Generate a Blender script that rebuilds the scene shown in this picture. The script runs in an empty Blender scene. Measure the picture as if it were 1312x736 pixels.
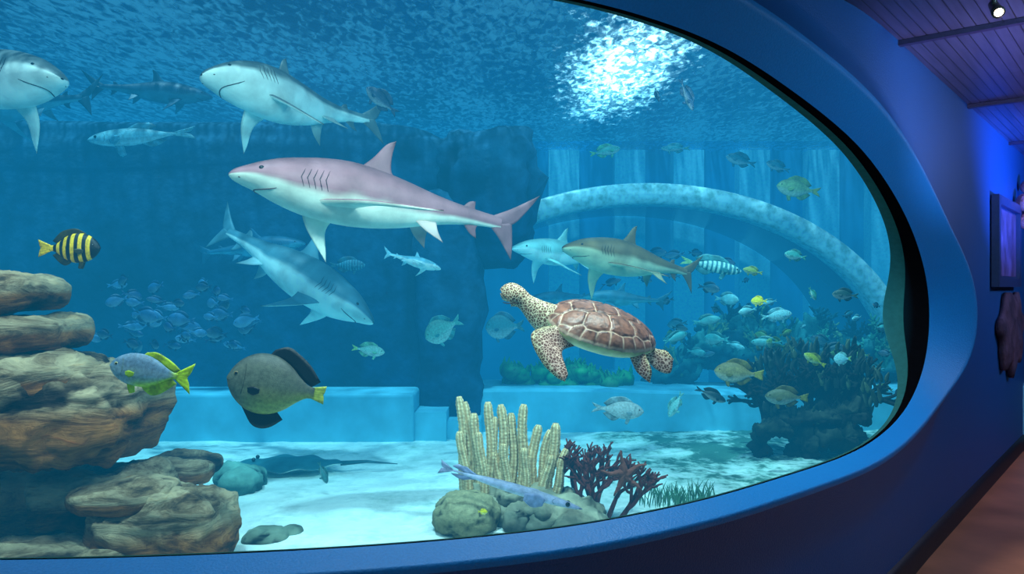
import bpy, bmesh, math, random
from mathutils import Vector, Matrix, noise
random.seed(7)
scn=bpy.context.scene
scn.view_settings.view_transform='Standard'

# ------------------------------------------------------------------ helpers
def C(r,g,b):
    f=lambda v:(v/255/12.92) if v/255<=.04045 else ((v/255+.055)/1.055)**2.4
    return (f(r),f(g),f(b))
def mixc(a,b,t):
    t=max(0,min(1,t)); return tuple(a[i]*(1-t)+b[i]*t for i in range(3))
def sstep(a,b,x):
    t=max(0,min(1,(x-a)/(b-a))); return t*t*(3-2*t)
def interp(xs,ys,x):
    n=len(xs)
    if x<=xs[0]: return ys[0]
    if x>=xs[-1]: return ys[-1]
    i=0
    while xs[i+1]<x: i+=1
    def sl(k):
        if k==0: return (ys[1]-ys[0])/(xs[1]-xs[0])
        if k==n-1: return (ys[-1]-ys[-2])/(xs[-1]-xs[-2])
        return (ys[k+1]-ys[k-1])/(xs[k+1]-xs[k-1])
    h=xs[i+1]-xs[i]; t=(x-xs[i])/h
    return ((2*t**3-3*t*t+1)*ys[i]+(t**3-2*t*t+t)*h*sl(i)+(-2*t**3+3*t*t)*ys[i+1]+(t**3-t*t)*h*sl(i+1))
def cat(P,n,closed=False):
    P=[Vector(p) for p in P]; m=len(P); out=[]
    segs=m if closed else m-1
    for k in range(n):
        u=k/(n if closed else n-1)*segs
        i=min(int(u),segs-1); t=u-i
        if closed: a,b,c,d=P[(i-1)%m],P[i%m],P[(i+1)%m],P[(i+2)%m]
        else:
            b,c=P[i],P[i+1]; a=P[i-1] if i>0 else b*2-c; d=P[i+2] if i+2<m else c*2-b
        out.append(.5*((2*b)+(c-a)*t+(2*a-5*b+4*c-d)*t*t+(3*b-a-3*c+d)*t**3))
    return out

class MB:
    def __init__(s): s.v=[];s.f=[];s.c=[];s.m=[];s.M=Matrix();s.warp=None
    def add(s,p,c):
        p=Vector(p)
        if s.warp: p=s.warp(p)
        s.v.append(s.M@p); s.c.append(c); return len(s.v)-1
    def grid(s,rows,cols,closed=True,mat=0,caps=False):
        idx=[]
        for i,r in enumerate(rows):
            idx.append([s.add(p,cols(i,j,p) if callable(cols) else cols) for j,p in enumerate(r)])
        n=len(rows[0])
        for i in range(len(rows)-1):
            for j in range(n if closed else n-1):
                k=(j+1)%n
                s.f.append((idx[i][j],idx[i][k],idx[i+1][k],idx[i+1][j])); s.m.append(mat)
        if caps:
            s.f.append(tuple(idx[0])); s.m.append(mat); s.f.append(tuple(reversed(idx[-1]))); s.m.append(mat)
        return idx
    def box(s,x0,x1,y0,y1,z0,z1,col,mat=0):
        i=[s.add((x,y,z),col) for z in (z0,z1) for y in (y0,y1) for x in (x0,x1)]
        for q in ((0,1,3,2),(4,6,7,5),(0,4,5,1),(2,3,7,6),(0,2,6,4),(1,5,7,3)):
            s.f.append(tuple(i[k] for k in q)); s.m.append(mat)
    def sphere(s,c,r,col,mat=0,n=12):
        if not isinstance(r,(tuple,list)): r=(r,r,r)
        rows=[]
        for i in range(n+1):
            a=math.pi*i/n
            rows.append([(c[0]+r[0]*math.sin(a)*math.cos(b*math.pi/n),c[1]+r[1]*math.sin(a)*math.sin(b*math.pi/n),c[2]+r[2]*math.cos(a)) for b in range(2*n)])
        s.grid(rows,col,True,mat)
    def tube(s,pts,rads,col,seg=8,mat=0,bump=None):
        pts=[Vector(p) for p in pts]; rows=[]
        up=Vector((0,0,1))
        for i,p in enumerate(pts):
            t=(pts[min(i+1,len(pts)-1)]-pts[max(i-1,0)]).normalized()
            ref=Vector((0,1,0)) if abs(t.z)>.7 else up
            a=t.cross(ref).normalized(); b=a.cross(t).normalized()
            r=rads[i]; ra,rb=(r if isinstance(r,(tuple,list)) else (r,r))
            row=[]
            for k in range(seg):
                th=2*math.pi*k/seg; f=1+(bump(i,th) if bump else 0)
                row.append(p+a*(math.cos(th)*ra*f)+b*(math.sin(th)*rb*f))
            rows.append(row)
        s.grid(rows,col,True,mat,True)
    def sheet(s,A,B,th,col,n=14,m=7,mode='edge',mat=0):
        A=cat(A,n);B=cat(B,n);rows=[];nr=[]
        for i in range(n):
            d=B[i]-A[i]; i0=max(i-1,0);i1=min(i+1,n-1)
            al=((A[i1]+B[i1])-(A[i0]+B[i0]))
            N=d.cross(al)
            if N.length<1e-9: N=nr[-1] if nr else Vector((0,1,0))
            N.normalize()
            if nr and N.dot(nr[-1])<0: N=-N
            nr.append(N); row=[]
            for side in (1,-1):
                for j in (range(m+1) if side==1 else range(m,-1,-1)):
                    v=j/m; k=(1-.85*v) if mode=='edge' else math.sin(math.pi*min(1,v**.6*.97+.03))*(1-.75*i/(n-1))+.05
                    row.append(A[i].lerp(B[i],v)+N*(side*th*k))
            rows.append(row)
        def cf(i,j,p):
            side=1 if j<=m else -1; v=(j if j<=m else 2*m+1-j)/m
            return col(i/(n-1),v,nr[i].z*side) if callable(col) else col
        s.grid(rows,cf,True,mat,True)
    def obj(s,name,mats,M=None,smooth=True,parent=None):
        me=bpy.data.meshes.new(name); me.from_pydata([tuple(v) for v in s.v],[],s.f)
        ca=me.color_attributes.new('Col','FLOAT_COLOR','POINT')
        for i,c in enumerate(s.c): ca.data[i].color=(c[0],c[1],c[2],1)
        for m in (mats if isinstance(mats,(list,tuple)) else [mats]): me.materials.append(m)
        for i,p in enumerate(me.polygons):
            p.material_index=s.m[i]; p.use_smooth=smooth
        bm=bmesh.new(); bm.from_mesh(me); bmesh.ops.recalc_face_normals(bm,faces=bm.faces); bm.to_mesh(me); bm.free()
        o=bpy.data.objects.new(name,me); scn.collection.objects.link(o)
        if M: o.matrix_world=M
        if parent: o.parent=parent
        return o

# ------------------------------------------------------------------ materials
def base(name):
    m=bpy.data.materials.new(name); m.use_nodes=True; nt=m.node_tree
    return m,nt,nt.nodes['Principled BSDF'],nt.nodes['Material Output']
def N(nt,t,**k):
    n=nt.nodes.new(t)
    for a,b in k.items():
        if a in n.inputs: n.inputs[a].default_value=b
        else: setattr(n,a,b)
    return n
def ramp(nt,stops):
    r=nt.nodes.new('ShaderNodeValToRGB'); e=r.color_ramp.elements
    while len(e)<len(stops): e.new(.5)
    for i,(p,c) in enumerate(stops):
        e[i].position=p; e[i].color=(c[0],c[1],c[2],1) if isinstance(c,tuple) else (c,c,c,1)
    return r
def vmat(name,rough=.5,scale=20,amt=.25,bump=.1,bscale=60,voro=None,spec=.5,strata=None):
    m,nt,p,o=base(name); L=nt.links.new
    at=N(nt,'ShaderNodeVertexColor'); at.layer_name='Col'
    tc=N(nt,'ShaderNodeTexCoord')
    ns=N(nt,'ShaderNodeTexNoise',Scale=scale,Detail=5.0); L(tc.outputs['Object'],ns.inputs['Vector'])
    r=ramp(nt,[(.3,1-amt),(.7,1+amt)]); L(ns.outputs['Fac'],r.inputs['Fac'])
    mx=N(nt,'ShaderNodeMix',data_type='RGBA',blend_type='MULTIPLY'); mx.inputs[0].default_value=1
    L(at.outputs['Color'],mx.inputs[6]); L(r.outputs['Color'],mx.inputs[7]); out=mx.outputs[2]
    bs=N(nt,'ShaderNodeTexNoise',Scale=bscale,Detail=6.0); L(tc.outputs['Object'],bs.inputs['Vector']); bh=bs.outputs['Fac']
    if strata:
        mp=N(nt,'ShaderNodeMapping'); mp.inputs['Scale'].default_value=(1.5,1.5,6.5); mp.inputs['Rotation'].default_value=(.1,.2,0); L(tc.outputs['Object'],mp.inputs[0])
        s1=N(nt,'ShaderNodeTexNoise',Scale=1.7,Detail=11.0,Roughness=.7,Distortion=.9); L(mp.outputs[0],s1.inputs[0])
        sr=ramp(nt,[(.36,(.08,.06,.05)),(.45,(.42,.33,.26)),(.53,(.85,.78,.70)),(.60,(1.0,.92,.80)),(.70,(.80,.52,.30))]); L(s1.outputs['Fac'],sr.inputs[0])
        m4=N(nt,'ShaderNodeMix',data_type='RGBA',blend_type='MULTIPLY'); m4.inputs[0].default_value=.97; L(out,m4.inputs[6]); L(sr.outputs[0],m4.inputs[7]); out=m4.outputs[2]
        am=N(nt,'ShaderNodeMath',operation='MULTIPLY_ADD'); L(s1.outputs['Fac'],am.inputs[0]); am.inputs[1].default_value=2.8; L(bs.outputs['Fac'],am.inputs[2]); bh=am.outputs[0]
    if voro:
        sc,dark=voro
        vo=N(nt,'ShaderNodeTexVoronoi',feature='DISTANCE_TO_EDGE',Scale=sc); L(tc.outputs['Object'],vo.inputs['Vector'])
        vr=ramp(nt,[(.04,0.),(.11,1.)]); L(vo.outputs['Distance'],vr.inputs['Fac'])
        m2=N(nt,'ShaderNodeMix',data_type='RGBA',blend_type='MIX'); L(vr.outputs['Color'],m2.inputs[0]); L(out,m2.inputs[6])
        m3=N(nt,'ShaderNodeMix',data_type='RGBA',blend_type='MULTIPLY'); m3.inputs[0].default_value=1; L(out,m3.inputs[6]); m3.inputs[7].default_value=(*dark,1)
        L(m3.outputs[2],m2.inputs[7]); out=m2.outputs[2]; bh=vr.outputs['Color']
    bp=N(nt,'ShaderNodeBump',Strength=bump,Distance=.02); L(bh,bp.inputs['Height'])
    L(out,p.inputs['Base Color']); L(bp.outputs['Normal'],p.inputs['Normal'])
    p.inputs['Roughness'].default_value=rough; p.inputs['Specular IOR Level'].default_value=spec
    return m
def plain(name,col,rough=.5,emit=None,es=1,noise_s=30,amt=.12,bump=.05,spec=.5):
    m,nt,p,o=base(name); L=nt.links.new
    tc=N(nt,'ShaderNodeTexCoord'); ns=N(nt,'ShaderNodeTexNoise',Scale=noise_s,Detail=4.0); L(tc.outputs['Object'],ns.inputs['Vector'])
    r=ramp(nt,[(.3,tuple(c*(1-amt) for c in col)),(.7,tuple(min(1,c*(1+amt)) for c in col))]); L(ns.outputs['Fac'],r.inputs['Fac']); L(r.outputs['Color'],p.inputs['Base Color'])
    bp=N(nt,'ShaderNodeBump',Strength=bump,Distance=.02); L(ns.outputs['Fac'],bp.inputs['Height']); L(bp.outputs['Normal'],p.inputs['Normal'])
    p.inputs['Roughness'].default_value=rough; p.inputs['Specular IOR Level'].default_value=spec
    if emit: p.inputs['Emission Color'].default_value=(*emit,1); p.inputs['Emission Strength'].default_value=es
    return m

M_skin=vmat('shark_skin',.5,9,.3,.08,90,spec=.3)
M_fish=vmat('fish_scales',.4,22,.3,.25,120,spec=.35)
M_belly=vmat('turtle_plastron',.5,25,.15,.1,80,spec=.3)
M_eye=plain('eye_dark',(.004,.004,.005),.08)
M_rock=vmat('sandstone',.88,6,.3,1.0,14,strata=True,spec=.2)
M_dark_rock=vmat('reef_rock',.9,6,.45,.9,14,spec=.15)
M_coral=vmat('coral',.8,30,.25,.5,60,spec=.2)
M_tskin=vmat('turtle_skin',.5,10,.15,.3,60,voro=(66,(.22,.13,.11)),spec=.3)
M_shell=vmat('turtle_shell',.38,22,.45,.25,40,spec=.35)
M_plant=vmat('sea_plant',.6,10,.3,.2,30)
M_paint=plain('blue_bezel_paint',C(14,112,182),.45,noise_s=120,amt=.08,bump=.2,spec=.3)
M_paint2=plain('dark_blue_wall_paint',C(12,74,136),.5,noise_s=120,amt=.08,bump=.2,spec=.3)
M_gasket=plain('black_gasket',(.002,.002,.003),.9,spec=.0)
M_reveal=plain('reveal_grey_green',C(32,80,80),.8,spec=.1)

# ------------------------------------------------------------------ curved window wall
PX=[-9,-5,-1.57,-.6,.12,.65,1.18,1.816,2.69,5.44,9]
PY=[2.4,2.36,2.4,2.5,2.7,3.0,3.43,4.0,5.03,8.3,12.53]
TAB=[];s_=0;prev=None
for i in range(1801):
    x=-9+18*i/1800; y=interp(PX,PY,x)
    if prev: s_+=math.hypot(x-prev[0],y-prev[1])
    TAB.append((s_,x,y)); prev=(x,y)
def s_of_x(x):
    k=(x+9)/18*1800; i=max(0,min(1799,int(k))); t=k-i
    return TAB[i][0]*(1-t)+TAB[i+1][0]*t
import bisect
SS=[t[0] for t in TAB]
def wpos(s,z,p=0):
    i=max(1,min(1799,bisect.bisect(SS,s))); a,b=TAB[i-1],TAB[i]
    t=(s-a[0])/(b[0]-a[0]); x=a[1]+(b[1]-a[1])*t; y=a[2]+(b[2]-a[2])*t
    i0=max(0,i-40);i1=min(1800,i+40)
    tx,ty=TAB[i1][1]-TAB[i0][1],TAB[i1][2]-TAB[i0][2]; l=math.hypot(tx,ty)
    return Vector((x+ty/l*p,y-tx/l*p,z))
OUT=[(-3.3,2.72),(-2.2,2.72),(-1.2,2.72),(-.4,2.72),(.232,2.718),(.64,2.696),(.912,2.663),(1.18,2.602),(1.446,2.52),(1.717,2.42),(2.005,2.29),(2.33,2.10),(2.56,1.885),(2.68,1.66),(2.69,1.42),(2.60,1.19),(2.377,1.015),(2.105,.93),(1.816,.888),(1.507,.868),(1.18,.86),(.752,.86),(.12,.86),(-.6,.86),(-1.57,.86),(-2.4,.86),(-3.3,.86),(-4.0,1.02),(-4.4,1.4),(-4.5,1.79),(-4.4,2.2),(-4.0,2.56)]
LOOP=cat([(s_of_x(x),z,0) for x,z in OUT],480,True)
nL=len(LOOP)
for it in range(90): LOOP=[(LOOP[i-1]+LOOP[i]*2+LOOP[(i+1)%nL])/4 for i in range(nL)]
NR=[]
for i in range(nL):
    t=LOOP[(i+14)%nL]-LOOP[i-14]; t.normalize(); NR.append((-t.y,t.x))
def ring(fo,fp):
    r=[]
    for i,p in enumerate(LOOP):
        ns,nz=NR[i]; o=fo(ns,nz); r.append(wpos(p.x+ns*o,p.y+nz*o,fp(ns,nz)))
    return r
R2=lambda ns:max(0,ns)**2
o1=lambda a,b:.30*R2(a)+.15*R2(b)+.04*R2(-b)+.2*R2(-a)
p1=lambda a,b:.10+.12*R2(a)
dp=lambda a,b:.02+.03*R2(b)+.26*max(0,a)**1.3
fl=lambda a,b:.35*R2(a)+.2*R2(b)+.32*R2(-b)+.3*R2(-a)
mb=MB()
mb.grid([ring(lambda a,b:0,lambda a,b,k=k:-dp(a,b)*k) for k in (0,.3,.55)],(1,1,1),True,1)
mb.grid([ring(lambda a,b:0,lambda a,b,k=k:-dp(a,b)*k) for k in (.55,.8,1.0)],(1,1,1),True,2)
rows=[ring(lambda a,b,k=k:o1(a,b)*k,lambda a,b,k=k:p1(a,b)*k) for k in (0,.25,.5,.75,.93)]
rows+=[ring(lambda a,b:o1(a,b)*1.0,lambda a,b:p1(a,b)*.99),ring(lambda a,b:o1(a,b)+.012,lambda a,b:p1(a,b)),ring(lambda a,b:o1(a,b)+.03,lambda a,b:p1(a,b)*.95)]
mb.grid(rows,(1,1,1),True,0)
rows=[rows[-1]]
rows+=[ring(lambda a,b,k=k:o1(a,b)+.03+fl(a,b)*k,lambda a,b,k=k:p1(a,b)*.95*(1-k)**1.3) for k in (.06,.25,.5,.75,1)]
WT=3.1
s0,s1=s_of_x(-8.9),s_of_x(8.9); sc=(s_of_x(-4.5)+s_of_x(2.69))/2; zc=1.79
def edge_sz(i):
    ns,nz=NR[i]; o=o1(ns,nz)+.03+fl(ns,nz); return LOOP[i].x+ns*o,LOOP[i].y+nz*o
for k in range(1,17):
    r=[]
    for i in range(nL):
        a,b=edge_sz(i); ds,dz=a-sc,b-zc
        ts=[]
        if ds>1e-6: ts.append((s1-sc)/ds)
        if ds<-1e-6: ts.append((s0-sc)/ds)
        if dz>1e-6: ts.append((WT-zc)/dz)
        if dz<-1e-6: ts.append((0-zc)/dz)
        t=min(ts); e=(sc+ds*t,zc+dz*t); u=k/16
        r.append(wpos(a+(e[0]-a)*u,b+(e[1]-b)*u,0))
    rows.append(r)
mb.grid(rows,(1,1,1),True,3)
mb.obj('wall_window',[M_paint,M_gasket,M_reveal,M_paint2])

def strip(fa,fb,n=140,xa=-8.9,xb=8.9):
    A=[];B=[]
    for i in range(n):
        s=s_of_x(xa+(xb-xa)*i/(n-1)); A.append(fa(s)); B.append(fb(s))
    return [A,B]
m,nt,p,o=base('aquarium_glass'); nt.nodes.remove(p)
tr=N(nt,'ShaderNodeBsdfTransparent'); gl=N(nt,'ShaderNodeBsdfGlossy',Roughness=.35); mx=N(nt,'ShaderNodeMixShader',Fac=.002)
tr.inputs[0].default_value=(.97,.99,1,1)
nt.links.new(tr.outputs[0],mx.inputs[1]); nt.links.new(gl.outputs[0],mx.inputs[2]); nt.links.new(mx.outputs[0],o.inputs[0]); M_glass=m
mb=MB(); mb.grid(strip(lambda s:wpos(s,.7,-.06),lambda s:wpos(s,2.9,-.06),100,-4.7,2.75),(1,1,1),False)
mb.obj('window_1',M_glass)
M_dk=plain('dark_blue_plaster',C(12,40,70),.8)
mb=MB(); mb.grid(strip(lambda s:wpos(s,WT-.02,-.02),lambda s:wpos(s,3.85,-.02)),(1,1,1),False); mb.obj('wall_header',M_dk)
mb=MB(); g=[[],[],[],[]]
for i in range(140):
    s=s_of_x(-8.8+17.6*i/139); g[0].append(wpos(s,0,.03));g[1].append(wpos(s,.10,.03));g[2].append(wpos(s,.13,.015));g[3].append(wpos(s,.14,0))
mb.grid(g,(1,1,1),False); mb.obj('baseboard_window',plain('dark_baseboard',C(14,20,34),.5))
m,nt,p,o=base('ceiling_planks'); L=nt.links.new
tc=N(nt,'ShaderNodeTexCoord'); mp=N(nt,'ShaderNodeMapping'); mp.inputs['Rotation'].default_value=(0,0,math.radians(-50)); L(tc.outputs['Object'],mp.inputs[0])
br=N(nt,'ShaderNodeTexBrick',Scale=1.0); br.inputs['Brick Width'].default_value=2.4; br.inputs['Row Height'].default_value=.06; br.inputs['Mortar Size'].default_value=.003
br.inputs['Color1'].default_value=(*C(74,80,118),1); br.inputs['Color2'].default_value=(*C(68,72,108),1); br.inputs['Mortar'].default_value=(.02,.02,.035,1)
L(mp.outputs[0],br.inputs['Vector']); wv=N(nt,'ShaderNodeTexNoise',Scale=3.0,Detail=6.0); mp2=N(nt,'ShaderNodeMapping'); mp2.inputs['Scale'].default_value=(1,14,1); L(mp.outputs[0],mp2.inputs[0]); L(mp2.outputs[0],wv.inputs['Vector'])
rr=ramp(nt,[(.3,.75),(.7,1.15)]); L(wv.outputs['Fac'],rr.inputs[0]); mm=N(nt,'ShaderNodeMix',data_type='RGBA',blend_type='MULTIPLY'); mm.inputs[0].default_value=1; L(br.outputs['Color'],mm.inputs[6]); L(rr.outputs[0],mm.inputs[7]); L(mm.outputs[2],p.inputs['Base Color'])
bp=N(nt,'ShaderNodeBump',Strength=.25,Distance=.02); bp.invert=True; L(br.outputs['Fac'],bp.inputs['Height']); L(bp.outputs[0],p.inputs['Normal']); p.inputs['Roughness'].default_value=.3
M_ceil=m
mb=MB(); mb.grid(strip(lambda s:wpos(s,WT,0),lambda s:Vector((wpos(s,0,0).x,-4,WT))),(1,1,1),False); mb.obj('ceiling',M_ceil)
mb=MB()
for k in range(4):
    a=wpos(s_of_x(2.2+1.3*k),WT-.03,.0); d=Vector((.764,-.645,0)); q=Vector((.645,.764,0))*.022
    b=a+d*3.2
    i=[mb.add(v,(1,1,1)) for v in (a-q,a+q,b+q,b-q,a-q+Vector((0,0,.028)),a+q+Vector((0,0,.028)),b+q+Vector((0,0,.028)),b-q+Vector((0,0,.028)))]
    for f in ((0,1,2,3),(4,5,6,7),(0,1,5,4),(1,2,6,5),(2,3,7,6),(3,0,4,7)): mb.f.append(tuple(i[x] for x in f)); mb.m.append(0)
mb.obj('trim_1',plain('ceiling_trim',C(44,42,80),.4),smooth=False)
M_floor=plain('brown_floor',C(190,115,84),.35,noise_s=2,amt=.25)
mb=MB(); mb.grid(strip(lambda s:wpos(s,0,-.0),lambda s:Vector((wpos(s,0,0).x,-4,0))),(1,1,1),False); mb.obj('floor',M_floor)
M_rw=plain('room_wall_paint',C(24,34,70),.7)
mb=MB(); mb.box(-9,9,-4.1,-4,0,WT,(1,1,1)); mb.obj('wall_back',M_rw,smooth=False)
mb=MB(); mb.box(9,9.1,-4,12.4,0,WT,(1,1,1)); mb.obj('wall_right',M_rw,smooth=False)
mb=MB(); mb.box(-9.1,-9,-4,2.35,0,WT,(1,1,1)); mb.obj('wall_left',M_rw,smooth=False)

M_frame=plain('poster_frame_blue',C(30,54,100),.4); M_post=vmat('poster_print',.5,5,.6,.02,10)
def wallbox(mb,sa,sb,za,zb,p0,p1_,mat=0,col=(1,1,1)):
    v=[wpos(s,z,p) for p in (p0,p1_) for z in (za,zb) for s in (sa,sb)]
    i=[mb.add(x,col) for x in v]
    for q in ((0,1,3,2),(4,6,7,5),(0,4,5,1),(2,3,7,6),(0,2,6,4),(1,5,7,3)): mb.f.append(tuple(i[k] for k in q)); mb.m.append(mat)
mb=MB(); a,b=s_of_x(4.15),s_of_x(4.95)
wallbox(mb,a,b,1.72,2.48,.01,.03); wallbox(mb,a,b,2.42,2.5,.01,.07); wallbox(mb,a,b,1.7,1.78,.01,.07); wallbox(mb,a-.04,a+.05,1.7,2.5,0.01,.07); wallbox(mb,b-.05,b+.04,1.7,2.5,0.01,.07)
wallbox(mb,a+.06,b-.06,1.8,2.4,.03,.035,1,C(80,70,120))
mb.obj('framed_poster',[M_frame,M_post],smooth=False)
mb=MB(); pts=[]
ca,cb=s_of_x(4.75),1.27
for k in range(60):
    th=2*math.pi*k/60; R=1+.3*noise.noise(Vector((math.cos(th)*2.2,math.sin(th)*2.2,4)))+.12*math.sin(th*7)
    pts.append((ca+math.cos(th)*.66*R,cb+math.sin(th)*.38*R))
f=[wpos(a_,b_,.05) for a_,b_ in pts]; bk=[wpos(a_,b_,.01) for a_,b_ in pts]
inn=[wpos(ca+(a_-ca)*.8,cb+(b_-cb)*.8,.07) for a_,b_ in pts]; inn2=[wpos(ca+(a_-ca)*.4,cb+(b_-cb)*.4,.07+.03*noise.noise(Vector((a_*3,b_*3,0)))) for a_,b_ in pts]
mb.grid([bk,f,inn,inn2],lambda i,j,p:mixc(C(50,50,72),C(84,66,84),.5+.8*noise.noise(p*5)),True,0,True)
mb.obj('reef_relief_panel',M_dark_rock)
mb=MB()
for k in range(7):
    s=s_of_x(4.95+.45*random.random()); mb.sphere(wpos(s,2.3+.5*random.random(),.1),(.08,.08,.07),C(190,120,130),0,8)
mb.obj('coral_relief',M_coral)
mb=MB(); mb.tube([(2.31,3.74,3.1),(2.31,3.74,3.05)],[.012,.012],(.1,.1,.1)); mb.tube([(2.33,3.78,3.07),(2.31,3.72,3.02),(2.30,3.69,3.0)],[.022,.026,.03],(.05,.05,.05),14); mb.tube([(2.30,3.688,2.999),(2.2995,3.686,2.997)],[.02,.02],(1,1,1),14,1)
mb.obj('ceiling_spotlight',[plain('lamp_black',(.02,.02,.02),.4),plain('lamp_glow',(1,.9,.7),.5,(1,.8,.5),8)])

# ------------------------------------------------------------------ tank shell
SAND=.25; SURF=3.7; BACK=11.5
m,nt,p,o=base('sand'); L=nt.links.new
tc=N(nt,'ShaderNodeTexCoord')
n1=N(nt,'ShaderNodeTexNoise',Scale=1.9,Detail=9.0,Roughness=.7); n2=N(nt,'ShaderNodeTexNoise',Scale=14.0,Detail=6.0)
sx=N(nt,'ShaderNodeSeparateXYZ'); L(tc.outputs['Object'],n1.inputs[0]); L(tc.outputs['Object'],n2.inputs[0]); L(tc.outputs['Object'],sx.inputs[0])
mr=N(nt,'ShaderNodeMapRange'); mr.inputs[1].default_value=.2; mr.inputs[2].default_value=1.6; mr.inputs[3].default_value=-.17; mr.inputs[4].default_value=.08; L(sx.outputs['X'],mr.inputs[0])
ad=N(nt,'ShaderNodeMath',operation='ADD'); L(n1.outputs['Fac'],ad.inputs[0]); L(mr.outputs[0],ad.inputs[1])
ad2=N(nt,'ShaderNodeMath',operation='MULTIPLY_ADD'); L(n2.outputs['Fac'],ad2.inputs[0]); ad2.inputs[1].default_value=.3; L(ad.outputs[0],ad2.inputs[2])
r=ramp(nt,[(.46,C(236,240,230)),(.60,C(205,215,205)),(.66,C(180,200,185)),(.76,C(62,105,88))]); L(ad2.outputs[0],r.inputs[0]); L(r.outputs[0],p.inputs['Base Color'])
bp=N(nt,'ShaderNodeBump',Strength=.5,Distance=.05); L(n2.outputs['Fac'],bp.inputs['Height']); L(bp.outputs[0],p.inputs['Normal']); p.inputs['Roughness'].default_value=.95
M_sand=m
mb=MB(); rows=[]
for i in range(120):
    x=-7.9+14.2*i/119; y0=interp(PX,PY,x)+.1
    rows.append([(x,y0+(BACK-y0)*j/100,SAND+.035*noise.noise(Vector((x*1.2,(y0+(BACK-y0)*j/100)*1.2,0)))+.016*noise.noise(Vector((x*5,(y0+(BACK-y0)*j/100)*9,3)))) for j in range(101)])
mb.grid(rows,(1,1,1),False); mb.obj('tank_sand_floor',M_sand)
M_back=plain('tank_back_paint',C(28,118,164),.8,noise_s=1.5,amt=.25)
mb=MB(); mb.box(-8,6.4,BACK,BACK+.1,0,3.85,(1,1,1)); mb.obj('wall_tank_back',M_back,smooth=False)
mb=MB(); mb.box(-8.3,-8.2,2.3,BACK,0,3.85,(1,1,1)); mb.obj('wall_tank_left',M_dk,smooth=False)
mb=MB(); mb.box(6.4,6.5,9.4,BACK,0,3.85,(1,1,1)); mb.obj('wall_tank_right',M_back,smooth=False)
M_panel=plain('pale_panel_paint',C(140,205,218),.7)  # pale colour stands in for the vertical light panels on the back wall
for k,x in enumerate((.75,1.7,2.55,3.5,4.5,5.4)):
    mb=MB(); w=.22; mb.box(x-w,x+w,BACK-.25,BACK-.002,.2,3.68,(1,1,1)); mb.box(x-w-.05,x+w+.05,BACK-.3,BACK-.002,.2,.5,(1,1,1))
    mb.obj('pale_panel' if k==0 else 'pale_panel.%03d'%k,M_panel,smooth=False)
def lump(mb,c,r,seed,sq=.75,amp=.12,strata=.0,cols=None,nu=64,nv=36,fr=2.2,mat=0):
    rows=[];cc=[]
    sg=lambda v,e:math.copysign(abs(v)**e,v)
    mn=min(r)
    for i in range(nv+1):
        a=-math.pi/2+math.pi*i/nv; row=[];cr=[]
        for j in range(nu):
            b=2*math.pi*j/nu
            d=Vector((sg(math.cos(a),sq)*sg(math.cos(b),sq),sg(math.cos(a),sq)*sg(math.sin(b),sq),sg(math.sin(a),sq)))
            P=Vector((c[0]+d.x*r[0],c[1]+d.y*r[1],c[2]+d.z*r[2]))
            q=P*fr+Vector((seed*3.1,seed*1.7,seed))
            n=noise.fractal(q,.9,2.1,5)+.35*abs(noise.noise(q*2.3))
            st=0
            if strata: st=strata*(-abs(noise.noise(Vector((q.x*.3,q.y*.3,P.z*7+seed+q.x*.4))))*2.4+.35)
            nd=Vector((d.x/r[0],d.y/r[1],d.z/r[2])).normalized()
            k=amp*n+st
            row.append(P+nd*k*1.0*min(1,mn*4))
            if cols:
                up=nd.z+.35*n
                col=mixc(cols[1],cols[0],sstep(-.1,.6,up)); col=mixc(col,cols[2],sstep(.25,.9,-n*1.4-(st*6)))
            else: col=(.5,.5,.5)
            cr.append(col)
        rows.append(row);cc.append(cr)
    mb.grid(rows,lambda i,j,p:cc[i][j],True,mat)
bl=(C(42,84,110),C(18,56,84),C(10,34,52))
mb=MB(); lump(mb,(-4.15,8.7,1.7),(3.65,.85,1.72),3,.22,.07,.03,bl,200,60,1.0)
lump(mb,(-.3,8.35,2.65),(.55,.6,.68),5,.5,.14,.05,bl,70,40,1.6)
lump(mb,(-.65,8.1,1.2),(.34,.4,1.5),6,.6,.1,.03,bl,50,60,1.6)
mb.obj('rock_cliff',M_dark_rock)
M_ledge=plain('pale_ledge',C(105,185,205),.8,noise_s=4,amt=.15,bump=.25)
mb=MB(); mb.box(-7.9,-.92,7.29,7.85,.1,.70,(1,1,1)); o=mb.obj('tank_ledge',M_ledge,smooth=False); bv=o.modifiers.new('b','BEVEL'); bv.width=.03; bv.segments=3
mb=MB(); rows=[]
for i in range(60):
    t=i/59; x=-.85+6.6*t; y=7.75+.9*(t-.35)**2+.2*t; h=.66+.02*math.sin(9*t)
    rows.append([(x,y,.1),(x,y,h-.03),(x,y+.03,h),(x,y+.8,h),(x,y+.8,.1)])
mb.grid(rows,(1,1,1),False,0,True); mb.obj('tank_ledge.001',M_ledge,smooth=False)
mb=MB(); mb.box(-.92,-.62,7.35,7.75,.1,.52,(1,1,1)); mb.box(-.62,-.3,7.45,7.8,.1,.42,(1,1,1)); mb.obj('ledge_steps',M_ledge,smooth=False)

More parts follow.
